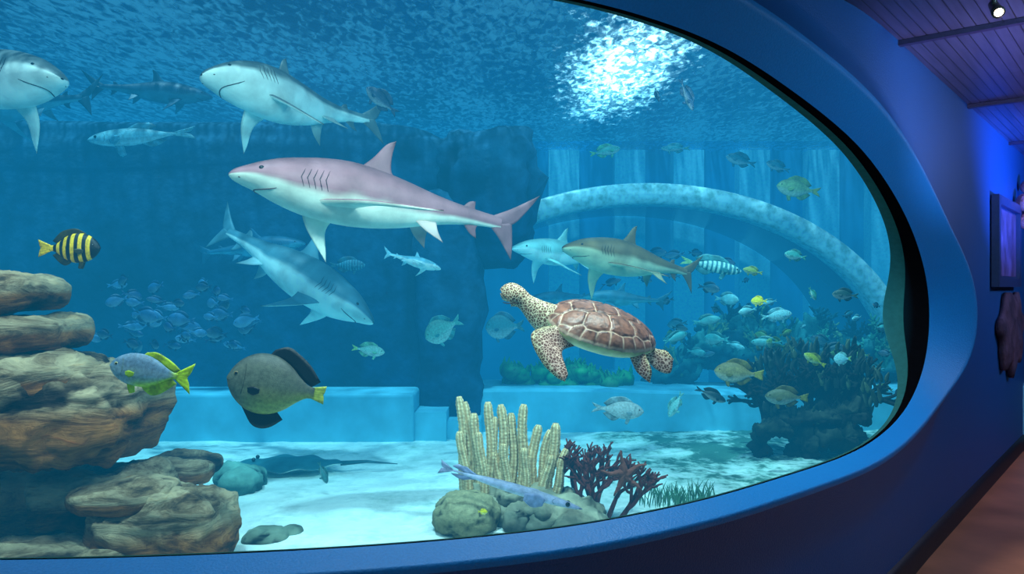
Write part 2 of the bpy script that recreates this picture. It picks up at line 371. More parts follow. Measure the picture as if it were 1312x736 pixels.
# acrylic tunnel arch
mb=MB(); cx,cz,ea,eb=1.57,.7,3.09,2.2
def arc(a,b,y,n=64): return [Vector((cx-math.cos(math.pi*k/(n-1))*a,y,max(.1,cz+math.sin(math.pi*k/(n-1))*b) )) for k in range(n)]
prof=[(0,9.0),(.0,9.35),(-.05,9.4),(-.2,9.4),(-.24,9.3),(-.24,9.02),(-.2,8.96),(-.03,8.96)]
rows=[arc(ea+o_,eb+o_,y) for o_,y in prof]; rows.append(rows[0])
mb.grid(rows,(1,1,1),False,0)
mb.grid([arc(ea-.18,eb-.18,9.3),arc(ea-.18,eb-.18,10.2),arc(ea-.18,eb-.18,11.2)],(1,1,1),False,1)
mb.obj('acrylic_tunnel',[plain('tunnel_rim',C(190,240,228),.35,noise_s=14,amt=.5),plain('tunnel_shell',C(12,78,118),.2,noise_s=1,amt=.3)])

# water body
m,nt,p,o=base('water_volume'); nt.nodes.remove(p)
va=N(nt,'ShaderNodeVolumeAbsorption',Density=.30); va.inputs[0].default_value=(.22,.70,.79,1)
ve=N(nt,'ShaderNodeEmission',Strength=1.0); ve.inputs[0].default_value=(.0010,.0265,.0495,1)  # even emission stands in for the blue haze scattered by the water
av=N(nt,'ShaderNodeAddShader'); nt.links.new(va.outputs[0],av.inputs[0]); nt.links.new(ve.outputs[0],av.inputs[1]); nt.links.new(av.outputs[0],o.inputs['Volume'])
mb=MB(); ns_=60; X=[-7.98+(6.3+7.98)*i/ns_ for i in range(ns_+1)]
front=[(x,interp(PX,PY,x)+.14) for x in X]; poly=front+[(6.3,BACK-.01),(-7.98,BACK-.01)]
lo=[mb.add((x,y,.05),(1,1,1)) for x,y in poly]; hi=[mb.add((x,y,SURF-.01),(1,1,1)) for x,y in poly]
mb.f.append(tuple(lo)); mb.f.append(tuple(reversed(hi))); mb.m+= [0,0]
for i in range(len(poly)): k=(i+1)%len(poly); mb.f.append((lo[i],lo[k],hi[k],hi[i])); mb.m.append(0)
mb.obj('water',m,smooth=False)
m,nt,p,o=base('water_surface'); L=nt.links.new
tc=N(nt,'ShaderNodeTexCoord'); mp=N(nt,'ShaderNodeMapping'); mp.inputs['Scale'].default_value=(1.0,.45,1); L(tc.outputs['Object'],mp.inputs[0])
n1=N(nt,'ShaderNodeTexNoise',Scale=17.0,Detail=5.0,Distortion=.8); L(mp.outputs[0],n1.inputs[0])
n2=N(nt,'ShaderNodeTexNoise',Scale=1.5,Detail=3.0); L(mp.outputs[0],n2.inputs[0])
sm=N(nt,'ShaderNodeMath',operation='MULTIPLY_ADD'); L(n2.outputs['Fac'],sm.inputs[0]); sm.inputs[1].default_value=.5; L(n1.outputs['Fac'],sm.inputs[2])
r=ramp(nt,[(.68,0.10),(.90,.95)]); L(sm.outputs[0],r.inputs[0])
p.inputs['Base Color'].default_value=(*C(8,88,142),1); p.inputs['Roughness'].default_value=.28
bp=N(nt,'ShaderNodeBump',Strength=.22,Distance=.05); L(n1.outputs['Fac'],bp.inputs['Height']); L(bp.outputs[0],p.inputs['Normal'])
tr=N(nt,'ShaderNodeBsdfTransparent'); tr.inputs[0].default_value=(.8,.95,1,1); mx=N(nt,'ShaderNodeMixShader')
L(r.outputs[0],mx.inputs[0]); L(p.outputs[0],mx.inputs[1]); L(tr.outputs[0],mx.inputs[2]); L(mx.outputs[0],o.inputs[0])
mb=MB(); mb.grid([[(x,y,SURF) for y in (2.3,BACK)] for x in (-8,6.4)],(1,1,1),False); mb.obj('water_surface',m)
# added glow panel above the water; its noisy falloff imitates surface glitter
m,nt,p,o=base('glitter_glow'); L=nt.links.new; nt.nodes.remove(p)
tc=N(nt,'ShaderNodeTexCoord'); mp=N(nt,'ShaderNodeMapping'); mp.inputs['Scale'].default_value=(1.45,.40,1); L(tc.outputs['Object'],mp.inputs[0])
ln=N(nt,'ShaderNodeVectorMath',operation='LENGTH'); L(mp.outputs[0],ln.inputs[0])
n1=N(nt,'ShaderNodeTexNoise',Scale=7.0,Detail=6.0,Roughness=.7); mp3=N(nt,'ShaderNodeMapping'); mp3.inputs['Scale'].default_value=(1,.5,1); L(tc.outputs['Object'],mp3.inputs[0]); L(mp3.outputs[0],n1.inputs[0])
ma=N(nt,'ShaderNodeMath',operation='MULTIPLY_ADD'); L(n1.outputs['Fac'],ma.inputs[0]); ma.inputs[1].default_value=-2.2; L(ln.outputs['Value'],ma.inputs[2])
mr=N(nt,'ShaderNodeMapRange'); mr.inputs[1].default_value=-1.0; mr.inputs[2].default_value=.05; L(ma.outputs[0],mr.inputs[0])
r=ramp(nt,[(.15,1.),(.5,.25),(.8,0.)]); L(mr.outputs[0],r.inputs[0])
em=N(nt,'ShaderNodeEmission',Strength=11.0); em.inputs[0].default_value=(.68,.93,1,1); tr=N(nt,'ShaderNodeBsdfTransparent'); mx=N(nt,'ShaderNodeMixShader')
L(r.outputs[0],mx.inputs[0]); L(tr.outputs[0],mx.inputs[1]); L(em.outputs[0],mx.inputs[2]); L(mx.outputs[0],o.inputs[0])
mb=MB(); mb.grid([[(x,y,0) for y in (-2.6,2.6)] for x in (-.9,.9)],(1,1,1),False)
mb.obj('glitter_panel',m,Matrix.Translation((1.15,8.3,3.95)),smooth=False)

# ------------------------------------------------------------------ animals
def orient(nose,tail,roll=0):
    nose,tail=Vector(nose),Vector(tail); d=tail-nose; L_=d.length; X_=d.normalized()
    up=Vector((0,0,1))
    if abs(X_.z)>.95: up=Vector((-1,0,0))
    Y_=up.cross(X_).normalized(); Z_=X_.cross(Y_)
    R=Matrix((X_,Y_,Z_)).transposed().to_4x4()
    return Matrix.Translation(nose)@R@Matrix.Rotation(math.radians(roll),4,'X')@Matrix.Scale(L_,4)
SX=[0,.012,.04,.09,.15,.22,.3,.4,.5,.6,.7,.8,.9,1.0]
ST=[.0,.014,.029,.052,.074,.09,.103,.108,.098,.08,.058,.041,.03,.022]
SB=[-.006,-.016,-.026,-.04,-.062,-.082,-.096,-.102,-.096,-.08,-.056,-.036,-.024,-.02]
SW=[.006,.026,.048,.068,.084,.094,.098,.096,.084,.066,.046,.03,.018,.009]
COUNT={}
def nm(n):
    k=COUNT.get(n,0); COUNT[n]=k+1
    return n if k==0 else '%s.%03d'%(n,k)
def shark(name,nose,tail,top,belly,bend=.0,roll=0,pec=((-1,20,.3),(1,60,.12)),fat=1.0,finlen=.26,edge=-.12):
    mb=MB(); mb.warp=lambda p:Vector((p.x,p.y+bend*math.sin(max(0,p.x-.25)*3.6),p.z))
    def pt(x,a,k=1):
        t,b,w=interp(SX,ST,x)*fat,interp(SX,SB,x)*fat,interp(SX,SW,x)*fat
        return Vector((x,w*math.sin(a)*k,(t+b)/2+(t-b)/2*math.cos(a)*k))
    xs=[(i/89)**1.3 for i in range(90)]
    dk=tuple(c*.25 for c in top); sd_=random.random()*9
    def cf(i,j,p):
        q=math.cos(2*math.pi*j/48); x=xs[i]
        b0=edge+.06*math.sin(x*17)+.15*sstep(.2,0,x)-.3*sstep(.55,1,x)+.10*noise.noise(Vector((x*14,j*.2,sd_)))
        return mixc(belly,mixc(top,tuple(c*.62 for c in top),sstep(.2,1,q)),sstep(b0-.16,b0+.16,q))
    mb.grid([[pt(x,2*math.pi*j/48) for j in range(48)] for x in xs],cf,True,0)
    for sd in (1,-1):
        e=pt(.092,sd*1.22,.97); mb.sphere(e,(.0095,.005,.0075),(.01,.01,.01),1,8)
        for g in range(5):
            x=.215+.02*g; mb.tube([pt(x+.006*abs(k-2),sd*(1.15+.17*k),1.004) for k in range(5)],[.0006,.0016,.0018,.0016,.0006],dk,5,0)
        mb.sphere(pt(.03,sd*2.2,1.0),(.004,.003,.002),dk,0,6)
    mb.tube([pt(.150-.065*math.cos(k*.3),math.pi+k*.19,1.003) for k in range(-5,6)],[.001]+[.0026]*9+[.001],dk,5,0)
    S=lambda A,B,th,c=top:mb.sheet(A,B,th,c,16,8,'chord')
    f=fat; tp=lambda u,v,z:mixc(tuple(c*.8 for c in top),dk,sstep(.7,1,u)*.8)
    S([(.42,0,.09*f),(.47,0,.135*f),(.515,0,.19*f),(.55,0,.21*f)],[(.58,0,.07*f),(.545,0,.10*f),(.54,0,.155*f),(.55,0,.21*f)],.010,tp)
    S([(.83,0,.03*f),(.86,0,.055*f),(.885,0,.06*f)],[(.9,0,.022*f),(.885,0,.035*f),(.885,0,.06*f)],.004,tp)
    S([(.84,0,-.025*f),(.87,0,-.055*f),(.9,0,-.07*f)],[(.91,0,-.018*f),(.895,0,-.035*f),(.9,0,-.07*f)],.004,tp)
    S([(.95,0,.018),(1.05,0,.07),(1.17,0,.145)],[(1.0,0,-.015),(1.06,0,.01),(1.11,0,.065),(1.17,0,.145)],.008,tp)
    S([(.95,0,-.014),(1.0,0,-.06),(1.06,0,-.135)],[(1.05,0,.01),(1.055,0,-.03),(1.06,0,-.08),(1.06,0,-.135)],.007,tp)
    for P_ in pec:
        sd,dr,sw=P_[:3]; R=P_[3] if len(P_)>3 else finlen
        a=math.radians(dr)
        rt=Vector((.25,sd*.055*f,-.05*f)); rr=Vector((.39,sd*.05*f,-.06*f)); tip=Vector((.27+sw,sd*(.05+R*math.cos(a)),-.05-R*math.sin(a)))
        l1=rt.lerp(tip,.5)+Vector((-.02,0,.01)); t1=rr.lerp(tip,.4)+Vector((-.03,0,.01)); t2=rr.lerp(tip,.8)+Vector((-.01,0,0))
        S([rt,l1,tip],[rr,t1,t2,tip],.010,lambda u,v,z:mixc(mixc(belly,top,sstep(-.05,.2,z)),dk,sstep(.88,1,u)*.7+sstep(.12,.0,v)*.3))
        rt=Vector((.64,sd*.035*f,-.055*f)); tip=Vector((.73,sd*.085*f,-.12*f)); rr=Vector((.72,sd*.03*f,-.045*f))
        S([rt,rt.lerp(tip,.5)+Vector((-.01,0,0)),tip],[rr,rr.lerp(tip,.5)+Vector((-.005,0,0)),tip],.005,lambda u,v,z:mixc(mixc(belly,top,.6),dk,u*.6))
    return mb.obj(nm(name),[M_skin,M_eye],orient(nose,tail,roll))

shark('sandbar_shark',(-1.67,4.6,2.372),(-.086,5.4,2.137),C(150,106,114),C(215,222,205),bend=-.02,roll=-4,pec=((-1,4,.36,.28),(1,78,.10,.19)),fat=1.08,edge=-.28)
shark('sandbar_shark',(-2.07,5.2,3.12),(-1.2,6.6,3.13),C(92,108,108),C(215,232,222),bend=.04,roll=-20,pec=((-1,50,.16,.24),(1,30,.1,.24)),fat=1.15,edge=.1)
shark('sandbar_shark',(-2.88,5.0,3.04),(-4.3,5.7,3.16),C(92,112,116),C(215,232,225),bend=.03,roll=14,pec=((-1,45,.12),(1,45,.12)),fat=1.2,edge=.1)
shark('reef_shark',(-5.1,7.2,3.3),(-3.85,7.0,3.4),C(50,85,105),C(100,150,165),pec=((-1,40,.12),(1,40,.12)))
shark('reef_shark',(-2.76,7.2,3.45),(-3.7,7.0,3.5),C(30,70,95),C(60,110,130),pec=((-1,20,.12),(1,40,.12)))
shark('reef_shark',(-1.1,6.2,1.42),(-2.45,6.8,2.16),C(85,135,150),C(215,240,235),bend=.06,roll=28,pec=((-1,30,.2),(1,50,.12)),fat=1.1)
shark('reef_shark',(-1.93,7.3,2.11),(-2.85,7.3,2.02),C(40,100,130),C(80,150,170),pec=((-1,30,.2),(1,50,.12)))
shark('juvenile_shark',(-.546,6,1.838),(-.95,6.05,1.955),C(120,195,215),C(210,240,240),roll=30,pec=((-1,20,.2),(1,20,.2)))
shark('reef_shark',(.0,7.0,2.05),(.95,7.7,1.98),C(140,195,190),C(210,240,235),pec=((-1,30,.2),(1,50,.12)))
shark('lemon_shark',(.41,6.3,2.02),(1.55,7.0,1.83),C(118,94,58),C(200,200,160),bend=-.03,roll=-6,pec=((-1,18,.28),(1,50,.12)),fat=1.1)
shark('reef_shark',(.69,7.6,1.606),(1.435,7.6,1.567),C(60,125,145),C(100,170,180),pec=((-1,20,.2),(1,50,.12)))
shark('reef_shark',(.14,8.0,1.56),(.85,8.2,1.60),C(50,110,135),C(90,155,170),pec=((-1,20,.2),(1,50,.12)))

FX=[0,.04,.12,.25,.4,.55,.7,.82,.92,1.0]
FP=[.05,.33,.64,.9,1.0,.95,.72,.42,.22,.19]
def fish_into(mb,H,W,colf,finc,tailc,dors=(.25,.86,.12),anal=(.55,.86,.1),fork=.5,tl=.22,th=.45,nx=30,na=20,eyec=None,pel=.12,det=True):
    def pt(x,a,k=1):
        h=interp(FX,FP,x); w=W/2*h**.7*(1-.55*sstep(.6,1,x))
        return Vector((x,w*math.sin(a)*k,H/2*h*math.cos(a)*k))
    xs=[i/(nx-1) for i in range(nx)]
    mb.grid([[pt(x,2*math.pi*j/na) for j in range(na)] for x in xs],lambda i,j,p:colf(xs[i],math.cos(2*math.pi*j/na)),True,0,True)
    th_=H*th
    ti=lambda x:H/2*interp(FX,FP,x)
    fc=(lambda u,v,z:mixc(finc,tuple(c*.55 for c in finc),.5+.5*math.sin(u*70))) if det else finc
    tcf=(lambda u,v,z:mixc(tailc,tuple(c*.6 for c in tailc),.5+.5*math.sin(u*50))) if det else tailc
    n=14 if det else 6; q=4 if det else 2
    mb.sheet([(.96,0,ti(.96)*.9),(.97,0,0),(.96,0,-ti(.96)*.9)],[(1+tl,0,th_*.5+.03),(1+tl*(1-fork*.5),0,th_*.2),(1+tl*(1-fork),0,0),(1+tl*(1-fork*.5),0,-th_*.2),(1+tl,0,-th_*.5-.03)],.006,tcf,n,q)
    a,b,h=dors
    if h: mb.sheet([(a+(b-a)*k/4,0,ti(a+(b-a)*k/4)*.93) for k in range(5)],[(a+.05+(b-a+.04)*k/4,0,ti(a+(b-a)*k/4)+h*(.35,.85,.9,1,.45)[k]) for k in range(5)],.005,fc,n,q)
    a,b,h=anal
    if h: mb.sheet([(a+(b-a)*k/4,0,-ti(a+(b-a)*k/4)*.93) for k in range(5)],[(a+.05+(b-a+.04)*k/4,0,-ti(a+(b-a)*k/4)-h*(.3,.9,1,.8,.4)[k]) for k in range(5)],.005,fc,n,q)
    if pel:
        for sd in (1,-1):
            mb.sheet([(.3,sd*W*.12,-ti(.3)*.9),(.33,sd*W*.14,-ti(.33)-pel*.5),(.37,sd*W*.16,-ti(.36)-pel)],[(.4,sd*W*.12,-ti(.4)*.9),(.41,sd*W*.14,-ti(.4)-pel*.4),(.42,sd*W*.16,-ti(.4)-pel*.8)],.003,finc,8,3)
    for sd in (1,-1):
        if det:
            r=pt(.27,sd*1.75); mb.sheet([r,r+Vector((.06,sd*.03,.03)),r+Vector((.15,sd*.06,.02))],[r+Vector((.01,0,-.05)),r+Vector((.08,sd*.03,-.07)),r+Vector((.15,sd*.06,-.03))],.003,finc,8,4)
            gp=[pt(.2+.02*math.sin(k*.5),sd*(.8+.22*k),1.005) for k in range(7)]; mb.tube(gp,[.002]*7,tuple(c*.3 for c in finc),4,0)
            mb.tube([pt(.012+.02*k/4,sd*(1.75+.03*k),1.01) for k in range(4)],[.003]*4,tuple(c*.2 for c in finc),4,0)
        e=pt(.11,sd*1.2,.97)
        if eyec: mb.sphere(e,(.026,.01,.026),eyec,0,8)
        mb.sphere(e+Vector((0,sd*.004,0)),(.017,.01,.017),(.01,.01,.01),1,7)
def fish(name,nose,tail,H,W,colf,finc,tailc,roll=0,**k):
    mb=MB(); 
    b=random.uniform(-.05,.05); mb.warp=lambda p:Vector((p.x,p.y+b*p.x*p.x,p.z))
    if not callable(colf):
        cc=colf; colf=lambda x,q:mixc(mixc(cc,(.75,.8,.78),.35),mixc(cc,tuple(v*.6 for v in cc),sstep(.3,1,q)),sstep(-.9,.1,q))
    fish_into(mb,H,W,colf,finc,tailc,**k)
    return mb.obj(nm(name),[M_fish,M_eye],orient(nose,tail,roll))
Yl=C(245,195,20); Bk=C(12,14,16)
def bars(x,q):
    if x<.16: return C(20,22,24)
    return Yl if math.sin((x-.16)*2*math.pi/.155+.2+.5*q*.4)>.05 else Bk
fish('striped_damselfish',(-2.32,4.4,1.92),(-2.62,4.42,1.92),.56,.22,bars,C(60,55,15),Yl,nx=80,dors=(.25,.86,.1),tl=.24,fork=.2,th=.5)
def surg(x,q): return mixc(mixc(C(105,135,160),C(160,182,190),sstep(.5,-.3,q)),C(190,215,50),sstep(-.35,-.9,q)*sstep(.25,.5,x)+sstep(.85,1,x))
fish('yellowtail_surgeonfish',(-1.70,3.3,1.37),(-1.425,3.32,1.318),.5,.2,surg,C(195,220,35),C(210,235,25),eyec=C(200,190,120),dors=(.45,.95,.09),anal=(.5,.92,.14),fork=.35,tl=.22,th=.85)
def trig(x,q): return mixc(mixc(C(92,94,78),C(150,150,62),sstep(.2,-.9,q)*sstep(.1,.5,x)),C(46,50,48),sstep(.5,1,q)*.7)
fish('dusky_triggerfish',(-1.387,3.8,1.262),(-.972,3.84,1.178),.70,.26,trig,C(12,10,12),C(190,195,70),eyec=C(110,90,50),dors=(.42,.96,.16),anal=(.2,.62,.16),fork=.15,tl=.13,th=.22,pel=0)
dkb=C(25,60,90)
fish('surgeonfish',(-1.21,6.5,3.364),(-1.0,6.5,3.18),.42,.2,dkb,dkb,dkb)
fish('silver_tarpon',(-3.536,6.5,2.925),(-2.8,6.5,2.98),.2,.12,C(120,190,205),C(90,160,180),C(110,180,195),dors=(.45,.7,.06),anal=(.6,.8,.05))
P1=C(110,175,160)
fish('batfish',(-.72,6.5,1.27),(-.48,6.55,1.40),.72,.2,P1,C(70,150,150),C(90,170,160))
fish('batfish',(-.238,7,1.336),(.05,7,1.35),.75,.2,C(50,120,130),C(40,100,120),C(50,110,120))
fish('snapper',(-.978,6,1.196),(-1.19,6,1.226),.4,.2,C(120,180,170),C(100,170,140),C(150,200,120))
fish('silver_snapper',(.946,5.6,.804),(.64,5.62,.826),.42,.2,C(165,185,185),C(130,160,165),C(150,180,185),fork=.6)
ol=C(140,130,78)
fish('grouper',(1.502,5.8,1.079),(1.80,5.8,1.05),.5,.24,ol,C(110,105,50),C(160,150,60),fork=.1)
fish('grouper',(1.944,6,.86),(2.22,6,.848),.44,.24,C(100,100,64),C(90,85,40),C(150,140,50),fork=.1)
fish('wrasse',(2.32,6.2,1.17),(2.46,6.2,1.09),.42,.2,C(170,180,40),C(120,130,40),C(190,190,40),fork=.2)
fish('yellow_tang',(1.836,6,1.592),(1.94,6,1.592),.6,.2,C(250,235,40),C(250,230,30),C(250,235,60))
fish('surgeonfish',(2.583,6.3,1.645),(2.76,6.3,1.63),.45,.2,C(40,75,70),C(30,60,60),C(50,90,80))
fish('snapper',(2.27,6.5,1.98),(2.42,6.5,1.947),.5,.2,C(60,150,140),C(50,120,110),C(60,140,120))
fish('butterflyfish',(2.678,6.5,1.102),(2.80,6.5,1.102),.75,.2,C(150,215,215),C(140,200,190),C(170,210,120))
fish('silver_snapper',(2.26,6.3,1.486),(2.05,6.3,1.46),.4,.2,C(130,200,205),C(110,180,190),C(120,190,190))
fish('surgeonfish',(1.644,6,.818),(1.45,6,.905),.32,.2,C(30,55,60),C(25,45,50),C(30,55,60))
fish('wrasse',(1.206,6,.70),(1.29,6,.86),.38,.2,C(130,200,195),C(110,180,170),C(120,190,180))
fish('wrasse',(1.924,6.5,1.85),(2.06,6.5,1.82),.4,.2,C(130,150,60),C(120,140,60),C(160,170,60))
fish('wrasse',(2.53,6.5,1.59),(2.485,6.5,1.68),.4,.2,C(60,140,120),C(60,140,110),C(70,140,110))
fish('grouper',(2.712,8,2.74),(3.09,8,2.684),.48,.24,C(120,150,95),C(110,140,70),C(150,160,60))
fish('surgeonfish',(2.33,8.5,3.128),(2.6,8.5,3.05),.42,.2,C(30,100,120),C(20,90,110),C(30,100,120))
fish('surgeonfish',(2.77,8.5,3.06),(2.98,8.5,2.98),.42,.2,C(30,100,120),C(20,90,110),C(30,100,120))
fish('jackfish',(1.11,8,3.124),(.85,8,3.07),.36,.2,C(60,140,130),C(70,150,110),C(100,170,100))
fish('jackfish',(1.62,8.5,3.21),(1.88,8.5,3.21),.26,.2,C(40,120,130),C(40,120,130),C(60,130,120))
fish('barracuda',(1.578,6.8,3.237),(1.485,6.8,3.47),.26,.18,C(20,60,90),dkb,dkb)
fish('barracuda',(1.32,7.0,3.36),(1.29,7.0,3.47),.26,.18,C(20,60,90),dkb,dkb)
def zb(x,q): return C(170,210,195) if math.sin(x*70)>0 else C(40,110,120)
fish('striped_jack',(2.12,7.2,1.84),(1.66,7.2,1.93),.24,.14,zb,C(70,140,140),C(160,200,120),nx=80)
zb2=lambda x,q: C(60,130,150) if math.sin(x*70)>0 else C(25,90,115)
fish('striped_jack',(-1.278,6.8,1.89),(-1.54,6.8,1.89),.38,.18,zb2,C(30,100,120),C(40,110,130),nx=80)
fish('yellow_tang',(-.135,4.33,.452),(-.18,4.33,.452),.62,.25,C(250,225,20),C(250,225,20),C(250,225,20))
fish('cornetfish',(.40,4.42,.44),(-.37,4.5,.655),.075,.06,C(175,172,200),C(150,150,185),C(160,160,190),dors=(.78,.88,.04),anal=(.78,.88,.03),pel=0,tl=.06,th=.6)
fish('goby',(-1.28,5.4,.34),(-1.33,5.42,.46),.4,.25,C(70,130,130),C(60,120,120),C(60,120,120))
def school(name,n,bx,by,bz,ln,cols,dirs=(1,-1),H=.42):
    mb=MB()
    for k in range(n):
        c=Vector((random.uniform(*bx),random.uniform(*by),random.uniform(*bz))); l=random.uniform(*ln); s=random.choice(dirs)
        d=Vector((-s,random.uniform(-.9,.9),random.uniform(-.35,.35))).normalized()*l
        mb.M=orient(c,c-d); cc=random.choice(cols)
        fish_into(mb,H*random.uniform(.7,1.3),.18,lambda x,q:mixc(mixc(cc,(.6,.75,.75),.25),cc,sstep(-.9,.2,q)),tuple(v*.6 for v in cc),cc,nx=14,na=10,det=False)
    return mb.obj(name,[M_fish,M_eye])
school('fish_school',46,(-3.35,-2.3),(6.2,7.0),(1.15,1.75),(.11,.19),[C(40,90,130),C(60,115,155),C(25,65,105),C(20,50,80)],H=.5)
school('fish_school.001',30,(1.4,3.3),(6.6,7.9),(1.05,1.7),(.08,.22),[C(30,95,110),C(60,140,140),C(80,120,60),C(20,60,70),C(120,180,180),C(20,70,90)],H=.42)
school('fish_school.002',16,(1.0,2.4),(7.6,8.5),(1.75,2.15),(.1,.22),[C(15,60,90),C(20,75,105)],H=.35)
school('fish_school.003',12,(2.3,3.5),(6.8,7.5),(.7,1.15),(.1,.2),[C(110,130,50),C(30,80,90),C(50,130,140)],H=.42)

# ------------------------------------------------------------------ sea turtle
mb=MB(); T=Matrix.Translation((.456,4.0,1.475)); tilt=Matrix.Rotation(math.radians(17),4,'Y')@Matrix.Rotation(math.radians(18),4,'X')@Matrix.Rotation(math.radians(8),4,'Z')
seeds=[(x,0) for x in (-.82,-.46,-.04,.38,.76)]+[(x,s*y) for s in (1,-1) for x,y in ((-.66,.46),(-.24,.56),(.22,.54),(.6,.4))]
for k in range(24): a=2*math.pi*(k+.5)/24; seeds.append((1.06*math.cos(a),1.06*math.sin(a)))
brn,brn2,crm=C(128,84,66),C(70,44,38),C(215,185,158)
def shp(r,a):
    x=r*math.cos(a)*.295; y=r*math.sin(a)*.235*(1-.22*math.cos(a)*abs(math.cos(a)))
    return x,y
mb.M=tilt; rows=[];cc=[]
for i in range(111):
    r=math.sin(math.pi/2*i/110); row=[];cr=[]
    for j in range(240):
        a=2*math.pi*j/240; x,y=shp(r,a); X_,Y_=r*math.cos(a),r*math.sin(a)
        wx,wy=X_+.02*noise.noise(Vector((X_*6,Y_*6,0))),Y_+.02*noise.noise(Vector((X_*6,Y_*6,5)))
        d=sorted(math.hypot(wx-q[0],(wy-q[1])) for q in seeds); e=d[1]-d[0]
        z=.125*(1-r**2.3)**.62 if r<1 else 0
        z+=.007*sstep(.0,.08,e)-.004
        row.append((x,y,z)); t=sstep(.024,.008,e)
        cr.append(mixc(mixc(brn,brn2,sstep(.0,.4,.45*noise.noise(Vector((X_*14,Y_*14,1)))+d[0]-.1)),crm,max(t*.65,sstep(.975,.995,r)*.6)))
    rows.append(row);cc.append(cr)
mb.grid(rows,lambda i,j,p:cc[i][j],True,1)
rows=[]
for i in range(30):
    r=math.sin(math.pi/2*i/29); rows.append([(shp(r,2*math.pi*j/80)[0],shp(r,2*math.pi*j/80)[1],.002-.085*(1-r**2.6)**.55 if r<1 else .002) for j in range(80)])
mb.grid(rows,lambda i,j,p:mixc(C(228,225,180),C(180,180,125),sstep(18,29,i)),True,0)
mb.M=Matrix(); P=lambda x,z,y=0:Vector((x,y,z))
skin=C(225,196,160)
pts=cat([P(-.17,.0),P(-.24,.04,-.01),P(-.31,.085,-.015),P(-.36,.125,-.02),P(-.405,.162,-.02),P(-.445,.182,-.02),P(-.480,.180,-.02),P(-.502,.160,-.02)],40)
rad=[interp([0,.2,.4,.53,.66,.78,.90,.97,1],[.105,.086,.058,.045,.056,.064,.048,.028,.008],i/39) for i in range(40)]
mb.tube(pts,[(r*.8,r) for r in rad],lambda i,j,p:mixc(C(225,218,175),skin,.5),20,2)
for sd in (-1,1):
    mb.sphere((-.458,-.02+sd*.039,.190),(.013,.010,.012),(.01,.01,.01),3,10); mb.sphere((-.456,-.02+sd*.034,.194),(.021,.012,.016),C(110,76,56),2,8)
mb.tube([(-.501,-.03,.146),(-.480,-.056,.142),(-.452,-.062,.142),(-.420,-.056,.146)],[.002,.003,.003,.001],C(60,36,28),6,0)
fc=lambda u,v,z:mixc(C(215,178,158),C(200,208,150),sstep(.45,0,v)*.6)
def flip(A,B,th,y): mb.sheet([P(a,b,yy) for a,b,yy in A],[P(a,b,yy) for a,b,yy in B],th,fc,22,9,'chord',2)
flip([(-.22,.04,-.12),(-.345,.015,-.2),(-.36,-.04,-.24),(-.31,-.14,-.27),(-.245,-.205,-.285),(-.205,-.225,-.285)],[(-.11,-.06,-.13),(-.19,-.075,-.18),(-.215,-.095,-.22),(-.205,-.14,-.26),(-.19,-.19,-.28),(-.205,-.225,-.285)],.026,0)
flip([(-.2,.02,.15),(-.25,-.02,.25),(-.22,-.07,.38),(-.12,-.1,.45)],[(-.12,-.04,.15),(-.14,-.06,.25),(-.13,-.09,.36),(-.12,-.1,.45)],.022,0)
flip([(.20,-.08,-.08),(.215,-.13,-.12),(.235,-.19,-.14),(.225,-.25,-.14)],[(.12,-.09,-.08),(.14,-.15,-.12),(.165,-.20,-.14),(.225,-.25,-.14)],.016,0)
flip([(.22,-.06,.02),(.28,-.09,.0),(.33,-.10,-.03),(.36,-.14,-.05)],[(.18,-.11,.0),(.23,-.15,-.02),(.285,-.2,-.04),(.345,-.21,-.05),(.36,-.14,-.05)],.016,0)
mb.tube([(.2,0,-.09),(.27,0,-.11),(.29,0,-.125)],[.03,.015,.004],skin,10,2)
mb.obj('sea_turtle',[M_belly,M_shell,M_tskin,M_eye],T)

# ------------------------------------------------------------------ rocks, coral, plants
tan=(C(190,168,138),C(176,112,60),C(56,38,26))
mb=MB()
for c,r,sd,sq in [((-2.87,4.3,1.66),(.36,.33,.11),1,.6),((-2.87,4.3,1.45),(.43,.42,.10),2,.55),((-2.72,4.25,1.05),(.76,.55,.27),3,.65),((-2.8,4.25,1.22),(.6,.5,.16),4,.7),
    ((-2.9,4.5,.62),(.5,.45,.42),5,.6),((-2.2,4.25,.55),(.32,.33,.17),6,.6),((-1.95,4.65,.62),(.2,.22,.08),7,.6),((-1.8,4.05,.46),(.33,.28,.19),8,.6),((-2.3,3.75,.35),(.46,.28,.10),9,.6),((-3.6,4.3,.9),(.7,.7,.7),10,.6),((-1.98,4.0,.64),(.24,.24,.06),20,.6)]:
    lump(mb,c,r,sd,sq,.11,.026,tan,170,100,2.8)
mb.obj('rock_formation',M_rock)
tl_=(C(110,150,135),C(60,95,90),C(25,45,42))
mb=MB(); lump(mb,(-1.95,5.6,.31),(.18,.2,.10),11,.7,.12,0,tl_,60,34,6); mb.obj('small_rock',M_dark_rock)
mb=MB(); gt=(C(120,130,110),C(80,88,75),C(30,35,32)); lump(mb,(-1.42,4.5,.25),(.13,.14,.05),12,.7,.09,0,gt,50,30,8); lump(mb,(-1.3,4.6,.24),(.07,.08,.05),13,.7,.07,0,gt,40,24,8); mb.obj('small_rock.001',M_dark_rock)
mb=MB(); lump(mb,(-.27,4.65,.34),(.2,.2,.14),14,.95,.03,0,(C(150,140,104),C(115,106,76),C(50,50,36)),80,50,14); mb.obj('brain_coral',M_coral)
mb=MB(); base_c=(C(150,144,120),C(92,92,80),C(26,30,30))
for c,r,s in [((.22,4.8,.3),(.34,.25,.12),15),((.0,4.9,.3),(.35,.25,.15),16),((.05,4.62,.32),(.09,.09,.08),17),((.38,4.6,.29),(.18,.15,.09),18),((.15,4.65,.36),(.12,.1,.06),21),((.0,4.75,.42),(.1,.1,.06),22)]: lump(mb,c,r,s,.8,.09,0,base_c,70,40,8)
